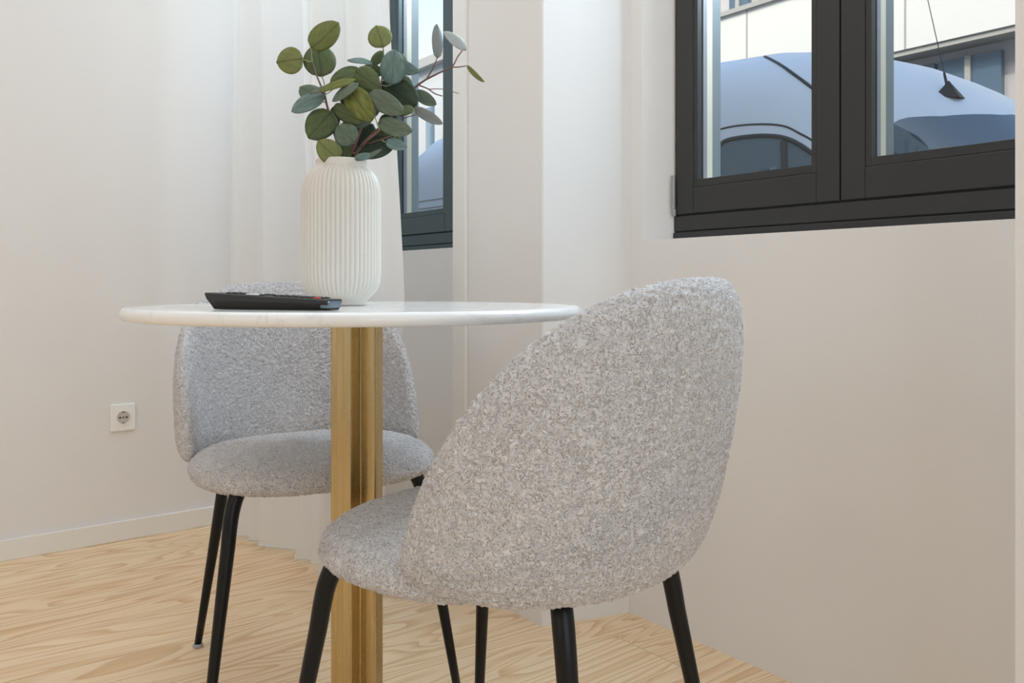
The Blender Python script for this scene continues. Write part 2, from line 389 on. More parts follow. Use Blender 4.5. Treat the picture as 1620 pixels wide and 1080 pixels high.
# ---------------------------------------------------------------- curtain
def FS(a):                              # a pleat: soft swell with a sharper return
    return math.sin(a+0.7*math.sin(a))+0.35*math.sin(2.7*a+1)
def curtain():
    # hem corners as they stand on the floor, from the left wall towards the window
    hem = [(366, 838), (379, 845), (391, 847), (402, 850), (402.5, 854), (411, 855), (420, 856), (421, 862), (436, 865), (452, 867), (470, 870), (477, 872), (479, 883), (490, 884.5), (501, 886), (503, 889), (515, 892)]
    pts = []
    for u, vv_ in hem:
        d = F*(EYE-0.012)/(vv_-451); p = c2r((u-810)/F*d, d); pts.append(p)
    y = pts[-1][1]; x = pts[-1][0]
    k = 0
    while y > 1.86:
        for dx_, dy_ in ((0.004, -0.028), (0.003, -0.030), (-0.020, -0.006), (-0.016, -0.004), (0.006, -0.022), (0.012, -0.030), (0.018, -0.026)):
            x += dx_+0.0012; y += dy_; pts.append((x, y))
    sp = smooth_path([(p[0], p[1], 0) for p in pts], 3)
    n = len(sp); V = []; Fc = []; y0 = sp[0].y; yend = sp[-1].y; NZ = 44; top = 2.55
    xend = 1.025 + (sp[-1].x-1.025)*1.0
    for j in range(NZ+1):
        t = j/NZ; z = 0.012+(top-0.012)*t
        # right edge leans in with height above the table, hangs free below
        ratio = 1.703 + 0.105*max(0, z-0.78) + 0.22*max(0, 0.72-z)
        yr = ratio*(xend - 0.035*(1-t))
        sc = (y0-yr)/(y0-yend)
        for i, p in enumerate(sp):
            s = i/(n-1)
            yy = y0-(y0-p.y)*sc + 0.02*math.sin(2.2*z+7*s)*s*(1-s)*2
            xx = 0.952 + 0.07*s + (p.x-(0.925+0.10*s))*1.3 + 0.042*FS(29*s-2.2+0.25*math.sin(z*1.6))*min(1, 2.2*t)*min(1, s*9)*min(1, (1-s)*9) - 0.035*(1-t)
            V.append((xx, yy, z))
    for j in range(NZ):
        for i in range(n-1):
            a = j*n+i; Fc.append((a, a+1, a+n+1, a+n))
    cr = empty('curtain', (0.98, 2.3, 0))
    tag(cr, 'floor-length white voile curtain hanging in soft folds in the corner behind the far chair', 'curtain')
    o = mesh('fabric', [(p[0]-0.98, p[1]-2.3, p[2]) for p in V], Fc, M_curtain, cr, True)
    hemm = MB(); hp = [(p[0]-0.98, p[1]-2.3, 0.0145) for p in V[:n]]
    hemm.tube(hp, 0.0025, 6).build('hem', M_curtain, cr, True)
curtain()
rail = MB().box(0.93, 1.05, 1.2, 2.76, 2.56, 2.60).build('curtain_rail', M_white)
tag(rail, 'white ceiling rail above the voile curtain', 'curtain rail')
MB().box(0.985, 0.995, 1.25, 2.72, 2.60, 2.70).build('bracket', M_white, rail)

# ---------------------------------------------------------------- wall socket
sk = empty('wall_socket', (0.620, YL, 0.379))
tag(sk, 'square white wall socket low on the left wall', 'socket')
MB().box(-0.036, 0.036, -0.009, 0, -0.042, 0.042).build('cover_plate', M_socket, sk, bevel=0.004, seg=3)
def disc_y(name, m, parent, prof, x=0, z=0, y=0, n=32):
    mb = MB(); mb.lathe([(r, h) for r, h in prof], n); mb.v = [(x+a, y-c, z+b) for a, b, c in mb.v]; mb.f = [tuple(reversed(f)) for f in mb.f]
    return mb.build(name, m, parent, smooth=False)
disc_y('recess_rim', M_socket, sk, [(0.0225, 0.0085), (0.0225, 0.0115), (0.0195, 0.0115), (0.0190, 0.0092)])
disc_y('recess', mat('recess_plastic', (0.55, 0.53, 0.48), 0.5), sk, [(0.0188, 0.0088), (0.0188, 0.0095)])
for x in (-0.0095, 0.0095): disc_y('pin_hole', M_hole, sk, [(0.0034, 0.009), (0.0034, 0.0102)], x=x, n=14)
disc_y('screw', M_hole, sk, [(0.0028, 0.009), (0.0028, 0.0102)], n=14)
for z in (-0.0165, 0.0165): MB().box(-0.004, 0.004, -0.0112, -0.009, z-0.0022, z+0.0022).build('earth_clip', M_hinge, sk)

# ---------------------------------------------------------------- table
K = 0.8875                                 # table group size
tx, ty = c2r(-0.2745*K, 1.509*K)
cx_, cy_ = c2r((564.5-810)/F*1.50*K, 1.50*K)
tb = empty('pedestal_table', (tx, ty, 0)); tag(tb, 'round white marble-topped table on a brass pillar', 'table')
R = 0.400*K; ZT = EYE-0.037*K; T = 0.0205*K
prof = [(0.02, ZT-T), (R-0.010, ZT-T)]
for k in range(9):
    a = -PI/2+PI*k/8; prof.append((R-T/2+math.cos(a)*T/2, ZT-T/2+math.sin(a)*T/2))
prof += [(R-0.03, ZT), (0.0, ZT)]
prof = prof[:1]+prof[2:]
MB().lathe(prof, 128).build('tabletop', M_marble, tb, smooth=True)
aq = math.radians(-109.4-37.8); ap = math.radians(-19.4-37.8)
q = Vector((math.cos(aq), math.sin(aq), 0)); p = Vector((math.cos(ap), math.sin(ap), 0)); ctr = Vector((cx_-tx, cy_-ty, 0))
hs, hn = 0.0455*K, 0.0150*K                    # half reach of an arm, half width of an arm
plan = [(hs, -hn), (hs, hn), (hn, hn), (hn, hs), (-hn, hs), (-hn, hn), (-hs, hn), (-hs, -hn), (-hn, -hn), (-hn, -hs), (hn, -hs), (hn, -hn)]
pl = [ctr + p*a + q*b for a, b in plan]
area = sum(pl[i].x*pl[(i+1)%12].y-pl[(i+1)%12].x*pl[i].y for i in range(12))
if area < 0: pl.reverse()
MB().prism([(w.x, w.y) for w in pl], 0.008, ZT-T).build('pillar', M_brass, tb, bevel=0.0022, seg=3)
MB().lathe([(0.115, 0.0), (0.115, 0.006), (0.111, 0.009), (0.0, 0.010)], 64, ctr.x, ctr.y).build('base_plate', M_brass, tb)

# ---------------------------------------------------------------- chairs
CH = dict(a0=0.2535, a1=0.0726, a2=-0.1852, b0=0.2222, lean=0.3303, l2=-0.52, cy=-0.0715, Phi=1.69, zt=0.797, z0=0.4868, zb=0.427,
          pe=0.8181, pu=1.1428, pv=0.45, sw=0.2337, sf=0.208, sr=0.18)
def sp_(v, p): return math.copysign(abs(v)**p, v)
tex = bpy.data.textures.new('loops', 'CLOUDS'); tex.noise_scale = 0.0065; tex.noise_depth = 2; tex.noise_basis = 'ORIGINAL_PERLIN'
def fuzz(o, lv, st):
    m = o.modifiers.new('sub', 'SUBSURF'); m.levels = m.render_levels = lv
    d = o.modifiers.new('loops', 'DISPLACE'); d.texture = tex; d.texture_coords = 'LOCAL'; d.strength = st; d.mid_level = 0.5
def shell_mesh():
    c = CH; NA = 128; rs = [0.0, .02, .06, .13, .21, .3, .4, .5, .6, .69, .77, .84, .89, .93, .96, .98, .993, 1.0]
    V = []; Fc = []
    def pt(r, a, side):
        sg = r*sp_(math.cos(a), c['pe']); s = math.sin(a)
        if s > 0: ze = c['z0']+s**c['pu']*(c['zt']-c['z0'])
        else: ze = c['z0']-abs(s)**c['pv']*(c['z0']-c['zb'])
        z = 0.60+r*(ze-0.60)
        ph = sg*c['Phi']; k = z-0.45
        h = 0.027*(1-max(0, 1-r**6.0)**0.5)
        off = 0.054-h if side else h
        A = c['a0']+c['a1']*k+c['a2']*k*k-off
        Bb = c['b0']-off
        # wings run a little straighter than an ellipse
        fw = 0.018*max(0, (abs(ph)-1.15)/0.54)**1.5
        return (A*math.sin(ph), c['cy']-Bb*math.cos(ph)-c['lean']*k-c['l2']*k*k+fw, z)
    idx = {}
    for side in (0, 1):
        for i, r in enumerate(rs):
            if i == 0:
                V.append(pt(0, 0.5, side)); idx[side, 0, 0] = len(V)-1; continue
            for k in range(NA):
                if side == 1 and i == len(rs)-1: idx[1, i, k] = idx[0, i, k]; continue
                V.append(pt(r, 2*PI*(k+0.5)/NA, side)); idx[side, i, k] = len(V)-1
    for side in (0, 1):
        for k in range(NA):
            j = (k+1) % NA
            f = (idx[side, 0, 0], idx[side, 1, k], idx[side, 1, j]); Fc.append(f if side else f[::-1])
            for i in range(1, len(rs)-1):
                f = (idx[side, i, k], idx[side, i+1, k], idx[side, i+1, j], idx[side, i, j]); Fc.append(f if side else f[::-1])
    return V, Fc
def seat_mesh():
    c = CH; NA = 96; V = []; Fc = []
    # rounded cushion: rings from the top centre over the edge to the bottom centre
    prof = [(0.0, .480), (.3, .4797), (.5, .4788), (.65, .477), (.77, .4745), (.86, .4705), (.93, .4640), (.975, .4550), (.998, .4435), (.998, .4335), (.978, .4255), (.945, .4205), (.87, .4165), (.5, .415), (0, .415)]
    n = 2.45
    for i, (r, z) in enumerate(prof):
        if r == 0: V.append((0, 0, z)); continue
        for k in range(NA):
            a = 2*PI*k/NA; cs, sn = sp_(math.cos(a), 2/n), sp_(math.sin(a), 2/n)
            V.append((c['sw']*r*cs, (c['sf'] if sn > 0 else c['sr'])*r*sn, z))
    st = lambda i: 0 if i == 0 else 1+(i-1)*NA
    m = len(prof)
    for k in range(NA):
        j = (k+1) % NA
        Fc.append((0, st(1)+k, st(1)+j))
        for i in range(1, m-2): Fc.append((st(i)+k, st(i+1)+k, st(i+1)+j, st(i)+j))
        Fc.append((st(m-2)+k, len(V)-1, st(m-2)+j))
    return V, Fc
LEG = dict(f0=(0.1714, 0.1369), f1=(0.2284, 0.1969), r0=(0.136, -0.200), r1=(0.189, -0.270))
def make_chair():
    t = empty('boucle_chair')
    V, Fc = shell_mesh(); o = mesh('backrest', V, Fc, M_boucle, t, True); fuzz(o, 3, 0.0075)
    V, Fc = seat_mesh(); o = mesh('seat', V, Fc, M_boucle, t, True); fuzz(o, 3, 0.0075)
    for s in (-1, 1):
        for w in ('f', 'r'):
            a, b = LEG[w+'0'], LEG[w+'1']
            top = Vector((s*a[0], a[1], 0.422)); foot = Vector((s*b[0], b[1], 0.006)); d = (foot-top)/(top.z-foot.z)
            p1 = top + d*0.012
            inn = Vector((s*(a[0]-0.045), a[1]*0.72 if w == 'f' else a[1]*0.80, 0.432))
            path = smooth_path([inn, top+Vector((-s*0.012, (-0.01 if w == 'f' else 0.01), 0.004)), top + d*0.03, top + d*0.09], 5) + [top+(foot-top)*k for k in (0.4, 0.6, 0.8, 1.0)]
            n = len(path); rad = [0.0132-0.0057*max(0, (0.40-q_.z))/0.40 for q_ in path]
            lg = MB().tube(path, rad, 18).build('leg', M_leg, t, smooth=True)
            MB().lathe([(0.0095, 0.0), (0.0108, 0.002), (0.0108, 0.006), (0.0085, 0.008)], 20, foot.x, foot.y).build('glide', M_cap, lg)
    # steel cradle under the seat that carries the legs
    fr = MB()
    ring_ = [(0.12, 0.10), (0.11, -0.16), (-0.11, -0.16), (-0.12, 0.10), (0.12, 0.10)]
    fr.tube([(x, y, 0.420) for x, y in ring_], 0.007, 10); fr.build('seat_frame', M_leg, t)
    return t
def place_chair(o, x, y, th):
    r = c2r(x, y); o.location = (r[0], r[1], 0); o.rotation_euler = (0, 0, th-YAW)
ch = make_chair(); place_chair(ch, -0.0293, 1.1657, 0.9612)
tag(ch, 'near grey boucle shell chair seen from behind, tucked to the table with black legs', 'chair', 'boucle chairs at the marble table')
ch2 = copy_tree(ch); place_chair(ch2, -0.3936, 1.6470, -2.6767)
tag(ch2, 'far grey boucle shell chair facing the camera, between the brass pillar and the curtain', 'chair', 'boucle chairs at the marble table')

# ---------------------------------------------------------------- vase
vx, vy = c2r((540-810)/F*1.51*K, 1.51*K)
vs = tag(empty('ribbed_vase', (vx, vy, ZT)), 'tall matt white vase with vertical ribs standing on the marble table', 'vase')
VR = 0.0712
outer = [(0.040, 0.0), (0.0445, 0.0008), (0.046, 0.004), (0.047, 0.010), (0.052, 0.014), (0.059, 0.021), (0.0655, 0.030), (0.0695, 0.042), (VR, 0.058)]
outer += [(VR, 0.058+0.140*k/8) for k in range(1, 9)]
outer += [(0.0705, 0.210), (0.0685, 0.221), (0.0650, 0.231), (0.060, 0.239), (0.0545, 0.2455), (0.0495, 0.249), (0.0465, 0.2515), (0.0455, 0.254), (0.0460, 0.259), (0.0462, 0.2625), (0.0450, 0.2645)]
inner = [(0.0425, 0.2645), (0.0412, 0.262), (0.0412, 0.250), (0.060, 0.225), (0.0655, 0.19), (0.0655, 0.05), (0.040, 0.015), (0.0, 0.012)]
zr = [z for _, z in outer+inner]; NO = len(outer)
def rib2(i, a):
    if i >= NO: return 0
    z = zr[i]; f = 1.0 if 0.03 < z < 0.235 else (max(0, (z-0.012)/0.018) if z <= 0.03 else max(0, (0.2515-z)/0.0165))
    return 0.0030*f*(abs(math.sin(a*26))**0.65-1) + 0.0006*f
mb = MB(); mb.lathe(outer+inner, 52*14, rib=rib2); mb.v = [(a*K, b*K, c*K) for a, b, c in mb.v]; mb.build('body', M_vase, vs, smooth=True)

# ---------------------------------------------------------------- eucalyptus
VD = 1.51*K
def leaf(base, tip, wpx, kind, parent, db=0.0, dt=0.0, roll=0, curl=0.12):
    b = px(base[0], base[1], VD+db); t = px(tip[0], tip[1], VD+dt)
    ax = (t-b); Ln = ax.length; ax.normalize()
    view = (b-cam.location).normalized(); side = ax.cross(view).normalized()
    side = (Matrix.Rotation(math.radians(roll), 3, ax) @ side).normalized(); nrm = side.cross(ax).normalized()
    w = wpx/F*VD/2/max(0.35, abs(math.cos(math.radians(roll))))
    NL, NW = 12, 8; V = []; UV = []; Fc = []
    for i in range(NL+1):
        s = i/NL
        ww = w*(math.sin(PI*min(1, s)**0.86)**0.52)*(1.0 if s < 0.75 else 1-0.10*((s-0.75)/0.25)**2)
        ww = max(ww, 0.0004)
        for k in range(NW+1):
            x = -1+2*k/NW
            up = curl*w*(x*x)*1.2 - 0.10*Ln*math.sin(PI*s)*curl*4 + 0.02*w*math.sin(6*s+3*x+base[0])*2
            V.append(b+ax*(s*Ln)+side*(x*ww)+nrm*up); UV.append((x*ww/w, s))
    for i in range(NL):
        for k in range(NW):
            a = i*(NW+1)+k; Fc.append((a, a+1, a+NW+2, a+NW+1))
    o0 = parent.location
    o = mesh('leaf', [p_-o0 for p_ in V], Fc, LM[kind], parent, True, UV)
    m = o.modifiers.new('thick', 'SOLIDIFY'); m.thickness = 0.0005
    return b, o
def branch(label, stems, leaves, foot):
    root = empty('eucalyptus_branch', px(*foot, VD+0.01)); tag(root, label, 'artificial branch', 'eucalyptus sprigs in the ribbed vase')
    o0 = root.location
    mb = MB(); allp = []
    for path, r0, r1 in stems:
        pts = smooth_path([px(u, v_, VD+d) for u, v_, d in path], 6); allp += pts
        n = len(pts); mb.tube([p_-o0 for p_ in pts], [r0+(r1-r0)*i/(n-1) for i in range(n)], 8)
    st_ = mb.build('stem', M_stem, root, smooth=True)
    for lf in leaves:
        b, lo_ = leaf(lf[0], lf[1], lf[2], lf[3], root, *(lf[4:] or ()))
        near = min(allp, key=lambda q_: (q_-b).length)
        if (near-b).length > 0.002:
            mid = (near+b)/2+Vector((0, 0, -0.002)); MB().tube([p_-o0 for p_ in smooth_path([near, mid, b], 4)], 0.0008, 6).build('petiole', M_petiole, lo_, smooth=True)
    return root
branch('left eucalyptus sprig in the vase, its round leaves reaching furthest left',
  [([(535, 330, 0.0), (540, 262, 0.0), (536, 235, -.015), (524, 195, -.02), (513, 150, -.02), (500, 117, -.02), (494, 97, -.02)], 0.0030, 0.0009),
   ([(515, 160, -.02), (514, 138, -.01), (510, 122, -.01)], 0.0010, 0.0006),
   ([(538, 250, -.01), (545, 225, 0), (548, 200, 0)], 0.0018, 0.001)],
  [((492, 76), (536, 36), 38, 'olive', -.02, -.03, 20),
   ((509, 120), (502, 68), 51, 'green', -.01, 0, 0),
   ((479, 93), (437, 99), 41, 'olive', -.02, -.01, 10),
   ((511, 160), (474, 137), 30, 'sage', -.02, .0, 20),
   ((512, 150), (461, 176), 25, 'blue', -.03, -.03, 30),
   ((532, 136), (490, 147), 8, 'sage', -.04, -.05, 68),
   ((526, 176), (488, 218), 46, 'green', -.02, -.03, 15),
   ((537, 254), (503, 223), 36, 'olive', -.03, -.05, 0),
   ((561, 226), (534, 200), 38, 'sage', -.03, -.05, 0),
   ((524, 185), (540, 165), 16, 'dark', .03, .03, 0),
   ((541, 252), (527, 226), 22, 'dark', .0, .0, 0),
   ((548, 252), (548, 222), 20, 'green', -.01, -.01, 20),
   ((521, 175), (533, 200), 22, 'dark', .02, .02, 10)], (535, 330))
branch('middle eucalyptus sprig in the vase with the tallest single round leaf above the cluster',
  [([(545, 335, 0.0), (552, 258, 0.0), (563, 225, -.01), (574, 198, -.01), (590, 170, -.01), (601, 140, .0), (607, 105, .01), (606, 73, .01)], 0.0034, 0.0008),
   ([(574, 198, -.01), (560, 165, -.02), (560, 130, -.02)], 0.0015, 0.0008),
   ([(590, 170, -.01), (584, 140, .0), (580, 112, .01)], 0.0012, 0.0007)],
  [((526, 170), (573, 191), 25, 'green', -.03, -.05, 25),
   ((550, 138), (588, 190), 40, 'yellow', -.04, -.06, 0),
   ((573, 112), (522, 132), 30, 'green', -.02, -.03, 35),
   ((561, 112), (600, 138), 36, 'green', -.03, -.04, 0),
   ((562, 124), (505, 145), 12, 'yellow', -.04, -.06, 55),
   ((566, 131), (526, 160), 15, 'sage', -.05, -.06, 45),
   ((606, 74), (595, 40), 39, 'olive', .01, .02, 0),
   ((590, 99), (550, 95), 9, 'blue', .0, -.02, 60),
   ((589, 102), (606, 81), 16, 'green', .0, .0, 10),
   ((619, 134), (624, 78), 40, 'blue', -.01, -.02, 0),
   ((628, 118), (634, 82), 30, 'sage', .02, .02, 10),
   ((605, 116), (574, 106), 20, 'green', .02, .02, 10),
   ((590, 196), (558, 238), 36, 'dark', .03, .03, 0),
   ((592, 168), (564, 202), 24, 'sage', -.02, -.02, 15),
   ((575, 160), (538, 160), 34, 'dark', .03, .04, 0),
   ((603, 150), (570, 138), 34, 'dark', .04, .04, 0),
   ((600, 165), (560, 180), 34, 'dark', .03, .03, 0),
   ((556, 254), (551, 220), 34, 'dark', .02, .03, 0),
   ((566, 235), (545, 190), 40, 'dark', .05, .05, 0),
   ((563, 254), (575, 238), 12, 'dark', .01, .01, 0)], (545, 335))
branch('right eucalyptus sprig in the vase reaching towards the window with bare twigs',
  [([(552, 335, 0.0), (560, 256, 0.0), (572, 232, .0), (592, 210, .0), (608, 196, .01), (636, 165, .02), (655, 140, .03), (672, 127, .03), (693, 116, .03), (715, 105, .03), (724, 90, .04), (733, 78, .04)], 0.0034, 0.0009),
   ([(674, 126, .03), (684, 110, .03), (692, 91, .03)], 0.0015, 0.0008),
   ([(715, 106, .03), (726, 106, .02), (737, 104, .02)], 0.0011, 0.0008),
   ([(663, 135, .03), (676, 140, .03), (688, 148, .03), (700, 152, .03)], 0.0013, 0.0010),
   ([(680, 141, .03), (700, 141, .05), (726, 148, .06)], 0.0009, 0.0005),
   ([(628, 197, -.01), (640, 187, -.01), (660, 181, -.01)], 0.0010, 0.0007),
   ([(572, 232, 0), (580, 222, -.02), (600, 206, -.03)], 0.0032, 0.0020),
   ([(575, 229, 0), (610, 218, -.03), (640, 205, -.03)], 0.0012, 0.0008)],
  [((613, 96), (663, 115), 22, 'blue', -.01, .0, 40),
   ((657, 168), (608, 133), 50, 'dark', -.01, .01, 0),
   ((583, 148), (638, 178), 32, 'sage', -.05, -.06, 10),
   ((656, 145), (690, 166), 20, 'sage', .01, .02, 20),
   ((655, 171), (700, 196), 17, 'grey', -.01, -.01, 20),
   ((598, 194), (652, 208), 27, 'sage', -.04, -.04, 15),
   ((610, 224), (644, 233), 18, 'blue', -.02, -.01, 20),
   ((692, 92), (691, 38), 18, 'grey', .03, .03, 30),
   ((738, 78), (702, 50), 17, 'pale', .04, .03, 20),
   ((738, 104), (766, 130), 8, 'olive', .02, .02, 50),
   ((624, 222), (566, 245), 34, 'dark', .0, .0, 10),
   ((600, 190), (632, 192), 22, 'dark', .02, .02, 0),
   ((618, 152), (604, 128), 24, 'dark', .03, .03, 0),
   ((650, 140), (625, 122), 26, 'sage', .04, .04, 0),
   ((655, 172), (620, 178), 16, 'green', -.02, -.02, 40),
   ((565, 254), (604, 236), 7, 'sage', -.03, -.03, 40),
   ((562, 252), (585, 243), 12, 'blue', -.03, -.04, 30),
   ((632, 205), (590, 225), 30, 'green', .02, .02, 20),
   ((578, 252), (592, 238), 7, 'dark', .0, .0, 20)], (552, 335))

# ---------------------------------------------------------------- remote control
ra = Vector(c2r(-0.470*K, 1.262*K)+(0,)); rb = Vector(c2r(-0.268*K, 1.195*K)+(0,))
rd = (rb-ra); RL = rd.length/K; rang = math.atan2(rd.y, rd.x)
rm = tag(empty('remote_control', (ra.x, ra.y, ZT), rang), 'long black remote control lying on the marble table in front of the vase', 'remote control')
V = []; Fc = []; NS = 24; W = 0.046
for i in range(NS+1):
    s = i/NS; x = s*RL
    h = 0.0265-0.0095*s; zb = 0.0005 + (0.002*max(0, 1-s/0.06)**2)
    e = 0.010*max(0, 1-s/0.05)
    z0, z1 = zb, h
    inset = 0.006*(1-min(1, s/0.03))
    if i == 0: x += 0.0
    prof_ = [(0.010+inset, z0), (W-0.010-inset, z0), (W-0.002, z0+(z1-z0)*0.55), (W-0.0005, z1-0.003), (W-0.003, z1-0.0006), (0.003, z1-0.0006), (0.0005, z1-0.003), (0.002, z0+(z1-z0)*0.55)]
    for y_, z_ in prof_:
        xx = x + (0.008*(1-(z_-z0)/(z1-z0)) if i == 0 else (0.002*(1-(z_-z0)/(z1-z0)) if i == 1 else 0))
        V.append((xx, y_, z_))
for i in range(NS):
    for k in range(8):
        j = (k+1) % 8; Fc.append((i*8+k, (i+1)*8+k, (i+1)*8+j, i*8+j))
Fc.append(tuple(range(8))); Fc.append(tuple(NS*8+k for k in reversed(range(8))))
bo = mesh('body', [(a*K, b*K, c*K) for a, b, c in V], Fc, M_remote, rm); bv = bo.modifiers.new('b', 'BEVEL'); bv.width = 0.001; bv.segments = 2; bv.limit_method = 'ANGLE'
MB().box((RL-0.014)*K, (RL+0.0012)*K, 0.0035*K, (W-0.0035)*K, 0.003*K, 0.0145*K).build('infrared_window', M_ir, rm, bevel=0.003, seg=4)
for i in range(14):
    for j in range(3):
        x = 0.034+i*0.0118; y_ = 0.0085+j*0.0125; zt_ = 0.0265-0.0095*x/RL
        m = M_red if i == 13 and j == 0 else (M_white if i in (3, 4) and j < 2 else M_button)
        if i == 6: continue
        bt = MB().box(x*K, (x+0.0078)*K, y_*K, (y_+0.0075)*K, (zt_-0.0015)*K, (zt_+0.0014)*K).build('button', m, rm, bevel=0.001)
        if m is M_red: bt['label'] = 'red power button'
        if m is M_white: bt['label'] = 'white button'

# ---------------------------------------------------------------- outside: street, van, buildings
STREET = -0.40
struct(MB().box(XO, 60, -30, 60, STREET-0.3, STREET).build('ground', M_asphalt))
pv = MB().box(XO, 2.75, -30, 60, STREET, STREET+0.12).build('pavement', M_pave); pv['kind'] = 'structure'

VCX = 4.25
def interp(tab, y):
    if y <= tab[0][0]: return tab[0][1]
    for (a, b), (c, d) in zip(tab, tab[1:]):
        if y <= c:
            t = (y-a)/(c-a); t = t*t*(3-2*t) if False else t
            return b+(d-b)*t
    return tab[-1][1]
ZR = [(-0.35, 0.25), (-0.3, 0.50), (0.0, 0.68), (0.45, 0.82), (0.75, 1.02), (1.42, 1.50), (1.55, 1.60), (1.75, 1.74), (2.0, 1.88), (2.3, 2.0), (2.6, 2.06), (3.0, 2.09), (5.75, 2.07), (6.0, 1.98), (6.11, 1.80), (6.15, 1.55)]
WR = [(-0.35, 0.70), (-0.2, 0.85), (0.3, 0.93), (0.8, 0.96), (1.5, 0.97), (2.2, 0.99), (3.0, 1.0), (5.85, 1.0), (6.07, 0.97), (6.15, 0.90)]
CV = [(-0.4, 0.20), (0.7, 0.55), (1.4, 0.75), (2.0, 0.60), (2.6, 0.30), (3.2, 0.0)]
NEX = 3.4; ZB = -0.12
def van_in(p_):
    dx = p_.x-VCX; y0 = p_.y
    for _ in range(12): y0 = p_.y-interp(CV, y0)*dx*dx
    if y0 < -0.35 or y0 > 6.15: return False
    if p_.z < ZB: return False
    zr_ = interp(ZR, y0); w = interp(WR, y0)
    if p_.z > zr_: return False
    return (abs(dx)/w)**NEX + ((p_.z-ZB)/(zr_-ZB))**NEX < 1
def van_ray(u, v_, t0=2.3, t1=7.0):
    d = px(u, v_, 1.0)-cam.location; t = t0
    while t < t1:
        if van_in(cam.location+d*t):
            a, b = t-0.02, t
            for _ in range(14):
                m_ = (a+b)/2
                if van_in(cam.location+d*m_): b = m_
                else: a = m_
            return cam.location+d*a
        t += 0.02
    return None
van = tag(empty('panel_van', (VCX, 2.5, STREET)), 'white high-roofed panel van parked on the street outside both windows', 'van')
vo_ = van.location
ys = [-0.35, -0.3, -0.2, 0.0, 0.2, 0.45, 0.6, 0.75]+[0.75+0.067*k for k in range(1, 11)]+[1.49, 1.55, 1.62, 1.7, 1.8, 1.9, 2.0, 2.1, 2.2, 2.3, 2.4, 2.5, 2.6, 2.8, 3.0, 3.3, 3.7, 4.2, 4.7, 5.1, 5.5, 5.75, 5.9, 6.0, 6.07, 6.11, 6.14, 6.15]
NP = 72
def van_pt(y0, a, grow=0.0):
    w = interp(WR, y0)+grow; zr_ = interp(ZR, y0)+grow
    dx = w*sp_(math.cos(a), 2/NEX); z = ZB+(zr_-ZB)*abs(math.sin(a))**(2/NEX)
    return Vector((VCX+dx, y0+interp(CV, y0)*dx*dx, z))
V = []; Fc = []
for y0 in ys:
    for k in range(NP+1): V.append(van_pt(y0, PI*k/NP)-vo_)
for i in range(len(ys)-1):
    for k in range(NP):
        a = i*(NP+1)+k; Fc.append((a, a+1, a+NP+2, a+NP+1))
Fc.append(tuple(range(NP+1))); Fc.append(tuple((len(ys)-1)*(NP+1)+k for k in reversed(range(NP+1))))
for i in range(len(ys)-1): a = i*(NP+1); Fc.append((a, a+NP+1, a+NP+1+NP, a+NP))
body = mesh('body', V, Fc, M_van, van, True)
# windscreen: strip of the front surface between its lower and upper edge
V = []; Fc = []; aa = [math.radians(47+86*k/48) for k in range(49)]
def y_top(a, zt=1.525):
    y0 = 0.85
    while y0 < 1.6 and van_pt(y0, a).z < zt: y0 += 0.01
    return y0
for i in range(15):
    for a in aa:
        V.append(van_pt(0.80+(y_top(a)-0.80)*i/14, a, 0.006)-vo_)
for i in range(14):
    for k in range(48):
        a = i*49+k; Fc.append((a, a+1, a+50, a+49))
ws = mesh('windscreen', V, Fc, M_vanglass, van, True)
def on_van(pts, lift=0.004):
    out = []
    for u, v_ in pts:
        p_ = van_ray(u, v_)
        if p_ is not None: out.append(p_+(cam.location-p_).normalized()*lift)
    return out
def ssp(pts, sub=6): return [(q_.x, q_.y) for q_ in smooth_path([(a, b, 0) for a, b in pts], sub)]
# cab door window: panel that follows the body side
outl = [(1134, 300), (1134, 262), (1137, 236), (1146, 224), (1170, 218), (1205, 215), (1235, 217), (1258, 225), (1280, 239), (1300, 255), (1318, 274), (1335, 300)]
outl = ssp(outl, 3); cxx, cyy = 1215, 268
V = []; Fc = []; rings_ = [0.02, 0.25, 0.5, 0.75, 0.9, 1.0]; n = len(outl)
ok = True
for r in rings_:
    for (u, v_) in outl:
        q_ = van_ray(cxx+(u-cxx)*r, cyy+(v_-cyy)*r)
        V.append(q_+(cam.location-q_).normalized()*0.004-vo_)
for i in range(len(rings_)-1):
    for k in range(n):
        j = (k+1) % n; Fc.append((i*n+k, i*n+j, (i+1)*n+j, (i+1)*n+k))
Fc.append(tuple(range(n)))
sw_ = mesh('side_window', V, Fc, M_vanside, van, True)
mb = MB(); mb.tube([p_-vo_ for p_ in on_van(outl)], 0.012, 8); mb.build('window_seal', M_rubber, sw_, smooth=True)
q_ = van_ray(1241, 225); q2 = van_ray(1243, 290)
MB().tube([q_-vo_+Vector((-.004, 0, 0)), q2-vo_+Vector((-.004, 0, 0))], 0.018, 8).build('window_divider', M_rubber, sw_)
door = on_van(ssp([(1120, 209), (1133, 206), (1160, 200), (1190, 197), (1222, 197), (1245, 201), (1265, 211), (1283, 221), (1300, 236), (1320, 260), (1335, 290)], 5), 0.0)
MB().tube([p_-vo_ for p_ in door], 0.0055, 6).build('door_gap', M_rubber, van, smooth=True)
dr = on_van(ssp([(1182, 83), (1205, 88), (1232, 101), (1262, 122), (1297, 148), (1330, 172), (1360, 190)], 5), 0.0)
MB().tube([p_-vo_ for p_ in dr], 0.009, 6).build('roof_gutter', M_rubber, van, smooth=True)
def side_x(y, z):
    w = interp(WR, y); zr_ = interp(ZR, y); return VCX-w*(1-((z-ZB)/(zr_-ZB))**NEX)**(1/NEX)
for z_ in (1.37, 1.43):
    MB().tube([Vector((side_x(y_, z_), y_, z_))-vo_ for y_ in [3.25+0.1*k for k in range(28)]], 0.006, 6).build('side_crease', M_joint, van, smooth=True)
